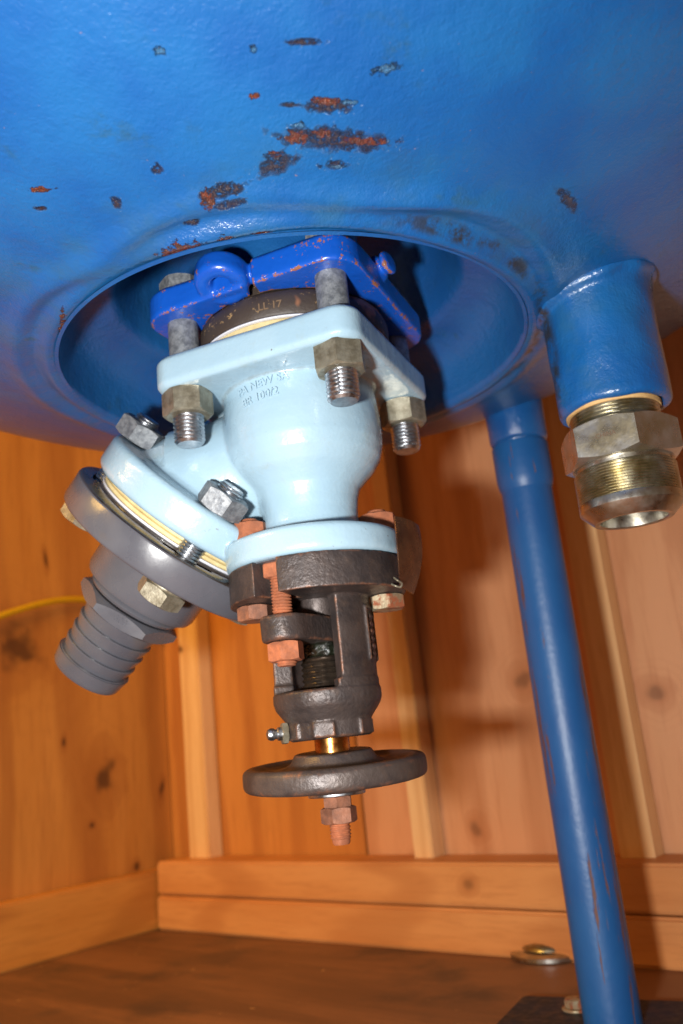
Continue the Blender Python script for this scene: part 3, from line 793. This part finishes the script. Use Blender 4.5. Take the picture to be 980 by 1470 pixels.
for s in (1, -1):
    P0 = Vector((AX, AY, 0)) + GBX*s
    gb = thing('gland_bolt', 'rusty orange gland bolt standing in the front slot of the iron bonnet' if s > 0 else 'rusty orange gland bolt in the rear slot of the iron bonnet', 'bolt', P0+Vector((0, 0, .04)))
    M4 = nl(P0)
    b = bmesh.new(); extrude(b, rsquare(.0068, .0012, 3), .0905, .0985, M4 @ Matrix.Rotation(DG+.15, 4, 'Z'), bev=.0006); part('bolt_head', b, MAT['rust'], gb, 30)
    b = bmesh.new(); thread(b, .0056, .0425, .0915, .0017, .0008, M4, 32, ch1=False); part('threaded_shank', b, MAT['rust'], gb)
    b = bmesh.new(); hexnut(b, .0098, .0450, .0553, M4, rot=.3, bore=.001); part('nut', b, MAT['rust'], gb, 25)
# bonnet bolts
for (px, py, matn, math_, lab, z1b) in ((-.0545, .491, 'rust2', 'rust', 'rusty orange bolt through the left of the bonnet flange with a dark hex head', 0), (.0206, .501, 'rustzinc', 'rust', 'bolt through the right of the bonnet flange with orange nut and whitish head', 1)):
    bb_ = thing('bonnet_bolt', lab, 'bolt', (px, py, .07)); M4 = nl((px, py, 0))
    b = bmesh.new(); hexnut(b, .0104, .0712, .0797, M4, rot=radians(75) if not z1b else radians(98), bore=.001); part('bolt_head', b, MAT[matn], bb_, 25)
    b = bmesh.new(); hexnut(b, .0118, .1159, .1278, M4, rot=radians(20), bore=.001); part('nut', b, MAT['rust'], bb_, 25)
    b = bmesh.new(); thread(b, .0062, .1270, .1304, .0017, .0008, M4, 32, ch0=False); part('bolt_end', b, MAT['rust'], bb_)
    b = bmesh.new(); thread(b, .0062, .094, .1000, .0017, .0006, M4, 32); part('shank', b, MAT['iron'], bb_)
# stem, handwheel
b = bmesh.new(); lathe(b, [(.0098, -.006), (.0098, .0045)], 48, VX); part('stem', b, MAT['bronze'], valve)
b = bmesh.new()
WR = .0508
prof = [(.001, -.0035), (.0205, -.0035), (.0218, -.0042), (.0222, -.0055), (.0240, -.0085), (.0285, -.0104), (.034, -.0112), (.0400, -.0102),
        (.0450, -.0084), (.0485, -.0086), (.0504, -.0103), (WR, -.0125), (WR, -.0172), (.0503, -.0192), (.0485, -.0206), (.044, -.0208), (.036, -.0200), (.028, -.0200), (.0215, -.0214),
        (.0188, -.0235), (.0178, -.0248), (.001, -.0248)]
WT = nl((AX, AY, -.0145)) @ Matrix.Rotation(radians(3.6), 4, 'X') @ nl((0, 0, .0145))
lathe(b, prof, 120, WT)
me = cast(b, .0008, 3, .00030, 30, .00005, 420)
hw = part('handwheel', me, MAT['wheel'], valve, 180)
b = bmesh.new(); lathe(b, disc_prof(.0158, -.0272, -.0250, .0006), 64, VX); part('washer', b, MAT['zinc'], valve)
b = bmesh.new(); hexnut(b, .0084, -.0335, -.0273, VX, rot=.5, bore=.001); hexnut(b, .0100, -.0415, -.0330, VX, rot=.2, bore=.001); part('wheel_nut', b, MAT['rust2'], valve, 25)
b = bmesh.new(); thread(b, .0058, -.0500, -.0410, .0019, .0008, VX, 36, ch1=False); lathe(b, [(.0042, -.0525), (.0048, -.0515), (.0050, -.0490)], 30, VX); part('stem_end', b, MAT['rust'], valve)
# grease nipple
gn = radians(196); gv = Vector((cos(gn), sin(gn), .02)); GM = frame(Vector((AX, AY, .0078))+gv*.0235, gv)
gnp = thing('grease_nipple', 'small zinc grease nipple in the left side of the yoke neck', 'grease nipple', GM.translation)
b = bmesh.new(); hexnut(b, .0062, .001, .0045, GM, bore=.001); part('hex', b, MAT['yzinc'], gnp, 25)
b = bmesh.new(); lathe(b, [(.0036, .0), (.0036, .0065), (.0026, .0072), (.0026, .0080), (.0033, .0090), (.0034, .0105), (.0026, .0122), (.0010, .0128)], 32, GM); part('nozzle', b, MAT['zinc'], gnp)
# bent metal tag hanging on the right bonnet bolt
b = bmesh.new()
def tagpt(u, v, o):   # u across 0..1, v down 0..1
    a_ = (Vector((.0291, .470, .1186)), Vector((.0262, .470, .0970)), Vector((.0272, .468, .0790)))
    c_ = (Vector((.0434, .492, .1169)), Vector((.0440, .492, .0980)), Vector((.0350, .486, .0765)))
    w_ = ((1-v)**2, 2*v*(1-v), v*v)
    p = sum((k_*q for k_, q in zip(w_, a_)), Vector())*(1-u) + sum((k_*q for k_, q in zip(w_, c_)), Vector())*u
    p += Vector((.8, -.5, 0))*(.0022*sin(pi*u)*(1-v) + .0015*sin(v*3))
    return p + Vector((.8, -.55, 0))*o
rows = []
NU, NV = 10, 24
f_ = [[b.verts.new(tagpt(i/NU, j/NV, .0004)) for i in range(NU+1)] for j in range(NV+1)]
k_ = [[b.verts.new(tagpt(i/NU, j/NV, -.0004)) for i in range(NU+1)] for j in range(NV+1)]
for j in range(NV):
    for i in range(NU):
        b.faces.new((f_[j][i], f_[j][i+1], f_[j+1][i+1], f_[j+1][i])); b.faces.new((k_[j][i], k_[j+1][i], k_[j+1][i+1], k_[j][i+1]))
for i in range(NU):
    b.faces.new((f_[0][i+1], f_[0][i], k_[0][i], k_[0][i+1])); b.faces.new((f_[NV][i], f_[NV][i+1], k_[NV][i+1], k_[NV][i]))
for j in range(NV):
    b.faces.new((f_[j][0], f_[j+1][0], k_[j+1][0], k_[j][0])); b.faces.new((f_[j+1][NU], f_[j][NU], k_[j][NU], k_[j+1][NU]))
tg = tag(part('metal_tag', b, MAT['tag'], None, 30), 'thin bent brown metal tag beside the right of the bonnet flange', 'tag')
# wire loop holding the tag
b = bmesh.new(); tube(b, [(.0245, .4660, .0835), (.0262, .4645, .0815), (.0284, .4665, .0800), (.0276, .4690, .0785), (.0252, .4675, .0790), (.0230, .4690, .0806)], .0006, 8)
tag(part('tag_wire', b, MAT['yzinc'], None, 180), 'tiny twisted wire tying the brown tag to the bonnet', 'wire')

# ------------------------------------------------------------ flange joint above the valve
g1 = thing('flange_gasket', 'cream flange gasket between pale blue square flange and stained pipe face', 'gasket', (AX, AY, .2263))
b = bmesh.new(); lathe(b, [(.0566, .2263), (.0574, .2270), (.0574, .2318), (.0566, .2326), (.02, .2326)], 96, VX); part('gasket_ring', b, MAT['gasket'], g1)
b = bmesh.new(); lathe(b, [(.03, .2326), (.0582, .2327), (.0586, .2332), (.0582, .2338), (.03, .2339)], 96, VX); part('white_rim', b, MAT['white'], g1)
b = bmesh.new(); lathe(b, [(.03, .2340), (.0584, .2341), (.0592, .2352), (.0594, .2440), (.0580, .2485), (.0505, .254), (.0495, .262), (.03, .262)], 96, VX, wob=lambda a, z: .0005*mn.noise(Vector((8*cos(a), 8*sin(a), z*200))))
stub = thing('stub_end', 'dark stained pipe stub end with worn lettering above the cream gasket', 'pipe stub', (AX, AY, .2340))
so = part('stub_face', b, MAT['stained'], stub)
mm = Mt('worn_letters', rough=.6); ml = mm.out(S((112, 90, 68)), .6)
a1_ = radians(270-9)
def onstub(v): a = a1_+v.x/.0594; return Vector((AX+(.0594+v.z)*cos(a), AY+(.0594+v.z)*sin(a), .2400+v.y))
part('worn_letters', text_bm('LL 17', .0062, .0003, onstub), ml, so, 0)

clamp = thing('backing_flange', 'royal blue cast backing flange with eye lug and rust-chipped edges', 'flange', (AX, AY, .252))
b = bmesh.new()
# square ring in polar form with a notch beside the eye lug
rot = YAW+pi/4; s_ = .0680; rc_ = .0185
poly = rsquare(s_, rc_, 10, 0, 0, rot)
def outer(a):
    # ray cast on the rounded square
    ca, sa = cos(a), sin(a); best = 0
    for (x1, y1), (x2, y2) in zip(poly, poly[1:]+poly[:1]):
        dx, dy = x2-x1, y2-y1; den = ca*dy-sa*dx
        if abs(den) < 1e-12: continue
        t = (x1*dy-y1*dx)/den; u = (x1*sa-y1*ca)/den
        if t > 0 and -1e-6 <= u <= 1+1e-6: best = max(best, t)
    return best
notch = radians(252); ng = radians(3.0)
N = 150; rows_t = []
zc0, zc1 = .2506, .2680
for i in range(N+1):
    a = notch+ng + (2*pi-2*ng)*i/N; ro_ = outer(a); ri = .0560
    # waist the sides in between the bolt lobes slightly
    dlt = ((a-YAW+pi/4) % (pi/2)) - pi/4
    P = [(ri, zc0), (ro_-.001, zc0), (ro_, zc0+.002), (ro_, zc1-.003), (ro_-.003, zc1), (ri, zc1)]
    rows_t.append([VX @ Vector((r*cos(a), r*sin(a), z)) for r, z in P])
grid(b, rows_t)
# eye lug on the A-B side, left of the notch
la = radians(239.5); lr = .0685
LC = Vector((AX+lr*cos(la), AY+lr*sin(la), .2600))
LMt = frame(LC, (.10, .28, 1))
ring(b, rrect(.0056, -.0075, .0158, .0075, .004, 4), 48, LMt)
tube(b, [LC+Vector((cos(la), sin(la), 0))*-.019+Vector((0, 0, .001)), Vector((AX+.060*cos(radians(226)), AY+.060*sin(radians(226)), .2605)), Vector((AX+.066*cos(radians(208)), AY+.066*sin(radians(208)), .261))], .0085, 16)
# cast swell over the front bolt hole and the end lobe by the notch
bmesh.ops.create_uvsphere(b, u_segments=24, v_segments=16, radius=.0090, matrix=VX @ nl((.0600*cos(notch+ng+.06), .0600*sin(notch+ng+.06), .2612)) @ Matrix.Diagonal((1, .8, .95, 1)))
# threaded stub on the right hand side
rs = radians(324); sv = Vector((cos(rs), sin(rs), .12)); SM = frame(Vector((AX, AY, .2585))+sv*.0595, sv) @ Matrix.Scale(1.15, 4)
lathe(b, [(.0050, 0), (.0052, .006), (.0068, .0068), (.0068, .0092), (.0050, .0099), (.0048, .0118), (.0064, .0125), (.0064, .0146), (.004, .0156), (.001, .0157)], 32, SM)
cl_me = cast(b, .00085, 5, .0003, 60, .0001, 400)
part('clamp_ring', cl_me, MAT['royal'], clamp, 180)

# ------------------------------------------------------------ studs through the square flanges
def stud_proto():
    t = thing('stud_bolt', '', 'stud bolt', (0, 0, 0), 'stud bolts through the square flanges')
    b = bmesh.new(); thread(b, .0091, -.0170, .0030, .00235, .00135, None, 48, ch1=False); part('thread', b, MAT['zinc'], t, local=True)
    b = bmesh.new(); hexnut(b, .0148, .0, .0155, None, bore=.001); part('nut', b, MAT['yzinc'], t, 25, local=True)
    b = bmesh.new(); lathe(b, [(.0090, .012), (.0090, .084)], 40); part('shank', b, MAT['galv'], t, local=True)
    b = bmesh.new(); hexnut(b, .0128, .0790, .0880, None, bore=.001); part('upper_nut', b, MAT['galv'], t, 25, local=True)
    return t
pr = stud_proto()
labs = ['stud bolt under the left corner of the pale blue square flange', 'front stud bolt hanging over the pale body casting, largest and nearest',
        'smallest stud bolt under the right corner of the pale blue square flange', 'rear stud bolt of the square flanges hidden behind the valve body']
for k in range(4):
    o = pr if k == 0 else copy_tree(pr)
    a = YAW+k*pi/2; o.location = (AX+BR*cos(a), AY+BR*sin(a), .1915+(.0, .001, -.0005, 0)[k])
    o.rotation_euler = (0, 0, radians((8, 24, 47, 10)[k])); o['label'] = labs[k]

# ------------------------------------------------------------ grey hose adapter on the branch
ga = thing('branch_gasket', 'cream layered gasket between pale blue branch flange and grey plastic flange', 'gasket', G+n*-.008)
b = bmesh.new(); lathe(b, [(.03, -.0090), (.0575, -.0090), (.0582, -.0084), (.0582, -.0067), (.0568, -.0061), (.0582, -.0055), (.0582, -.0038), (.0575, -.0031), (.03, -.0031)], 110, BFm); part('gasket_ring', b, MAT['gasket'], ga)
b = bmesh.new(); lathe(b, [(.03, -.0030), (.0588, -.0030), (.0592, -.0023), (.0588, -.0016), (.03, -.0016)], 110, BFm); part('white_rim', b, MAT['white'], ga)
m = Mt('stained_plastic', rough=.2, coat=.5)
c = m.mix(m.ramp(m.noise(30, 5, .65), .35, .65), S((44, 38, 36)), S((74, 66, 62)))
GST = m.out(c, m.ramp(m.noise(60, 3), .3, .7, .15, .4))
ad = thing('hose_adapter', 'grey plastic flange with ribbed hose barb bolted under the branch', 'hose adapter', G)
b = bmesh.new(); ring(b, rrect(.012, .0, .0735, .0195, .0022, 3), 144, BFm)
me0 = bpy.data.meshes.new('fl'); bmesh.ops.recalc_face_normals(b, faces=b.faces[:]); b.to_mesh(me0); b.free()
fo = bpy.data.objects.new('fl', me0); COL.objects.link(fo)
cuts = []
ALF = [56, -44, 144, 226]
for al in ALF:
    b = bmesh.new(); pts = []
    R_, w_ = .056, .0088; h_ = radians(15)
    for i in range(13): t_ = radians(al)-h_+2*h_*i/12; pts.append(((R_+w_)*cos(t_), (R_+w_)*sin(t_)))
    for i in range(13): t_ = radians(al)+h_-2*h_*i/12; pts.append(((R_-w_)*cos(t_), (R_-w_)*sin(t_)))
    extrude(b, pts, -.01, .0080, BFm); bmesh.ops.recalc_face_normals(b, faces=b.faces[:])
    me = bpy.data.meshes.new('c'); b.to_mesh(me); b.free(); co_ = bpy.data.objects.new('c', me); COL.objects.link(co_); cuts.append(co_)
    md = fo.modifiers.new('b', 'BOOLEAN'); md.object = co_; md.operation = 'DIFFERENCE'; md.solver = 'EXACT'
dg = bpy.context.evaluated_depsgraph_get(); dg.update()
fme = bpy.data.meshes.new_from_object(fo.evaluated_get(dg))
for o_ in cuts+[fo]: bpy.data.objects.remove(o_)
fl_ = part('flange', fme, MAT['grey'], ad, 35)
fl_.data.materials.append(GST)
for p_ in fl_.data.polygons:
    if (p_.normal.dot(n) < -.7) or (p_.center + wloc(ad) - G).dot(n) < .0085 and (p_.center + wloc(ad) - G - n*((p_.center + wloc(ad) - G).dot(n))).length < .069: p_.material_index = 1
b = bmesh.new(); lathe(b, [(.02, -.0015), (.0590, -.0015), (.0598, -.0009), (.0598, .001), (.02, .001)], 110, BFm); part('raised_face', b, GST, ad)
b = bmesh.new(); lathe(b, [(.0405, .019), (.0394, .0205), (.0386, .024), (.0382, .046), (.0370, .0490), (.030, .0500), (.029, .0508), (.0312, .0522), (.0318, .0535), (.0308, .0552), (.0285, .056)], 110, BFm); part('hub', b, MAT['grey'], ad)
b = bmesh.new(); hexnut(b, .0352, .0570, .0672, BFm, rot=radians(-32+30), bore=.001, seg=96); hxg = part('hex_collar', b, MAT['grey'], ad, 25)
b = bmesh.new()
pf = [(.024, .066), (.0258, .0675)]
tt = .0685
for k in range(4):
    pf += [(.0262-.0005*k, tt), (.0240-.0005*k, tt+.0078), (.0238-.0005*k, tt+.0079), (.0254-.0005*k, tt+.0081), (.0257-.0005*k, tt+.0086)]; tt += .0085
pf += [(.0252, tt), (.0238, .1095), (.0235, .1115), (.0226, .1127), (.0196, .1129), (.0190, .1120), (.0188, .10)]
lathe(b, pf, 96, BFm, cap=True); part('barb', b, MAT['grey'], ad, 30)
def onhex(v):
    a_ = radians(-32)
    fn = na*cos(a_+0)+nb*sin(a_+0); ft = (-na*sin(a_)+nb*cos(a_))
    return G + n*(.0615 - v.y) + ft*(-v.x) + fn*(.0352*cos(pi/6)+v.z)
part('moulded_mark', text_bm('600', .0060, .0006, onhex), MAT['grey'], hxg, 30)

def bb_proto():
    t = thing('branch_bolt', '', 'bolt', (0, 0, 0), 'bolts through the branch flanges')
    b = bmesh.new(); thread(b, .0082, -.0480, -.0280, .0021, .0011, None, 40, ch1=False); part('thread_end', b, MAT['zinc'], t, local=True)
    b = bmesh.new(); thread(b, .0082, -.0290, .0200, .0021, .0009, None, 40, ch0=False, ch1=False); part('shank', b, MAT['zinc'], t, local=True)
    b = bmesh.new(); hexnut(b, .0148, -.0438, -.0312, None, bore=.001); part('nut', b, MAT['galv'], t, 25, local=True)
    b = bmesh.new(); hexnut(b, .0148, .0215, .0315, None, bore=.001); lathe(b, disc_prof(.0128, .0197, .0216, .0005), 48); part('bolt_head', b, MAT['yzinc'], t, 25, local=True)
    return t
pb = bb_proto()
labs = ['upper left bolt through the pale blue and grey branch flanges', 'front bolt of the branch flanges beside the small rusty bonnet nut',
        'rear bolt of the branch flanges hidden behind the pale blue flange', 'lower right bolt of the branch flanges tucked behind the bonnet lug']
Rn = BFm.to_3x3()
for k, al in enumerate(ALF):
    o = pb if k == 0 else copy_tree(pb)
    P = BFm @ Vector(((.056)*cos(radians(al)), (.056)*sin(radians(al)), 0))
    o.location = P
    o.rotation_euler = (Rn @ Matrix.Rotation(radians((35, 12, 0, 20)[k]), 3, 'Z')).to_euler(); o['label'] = labs[k]
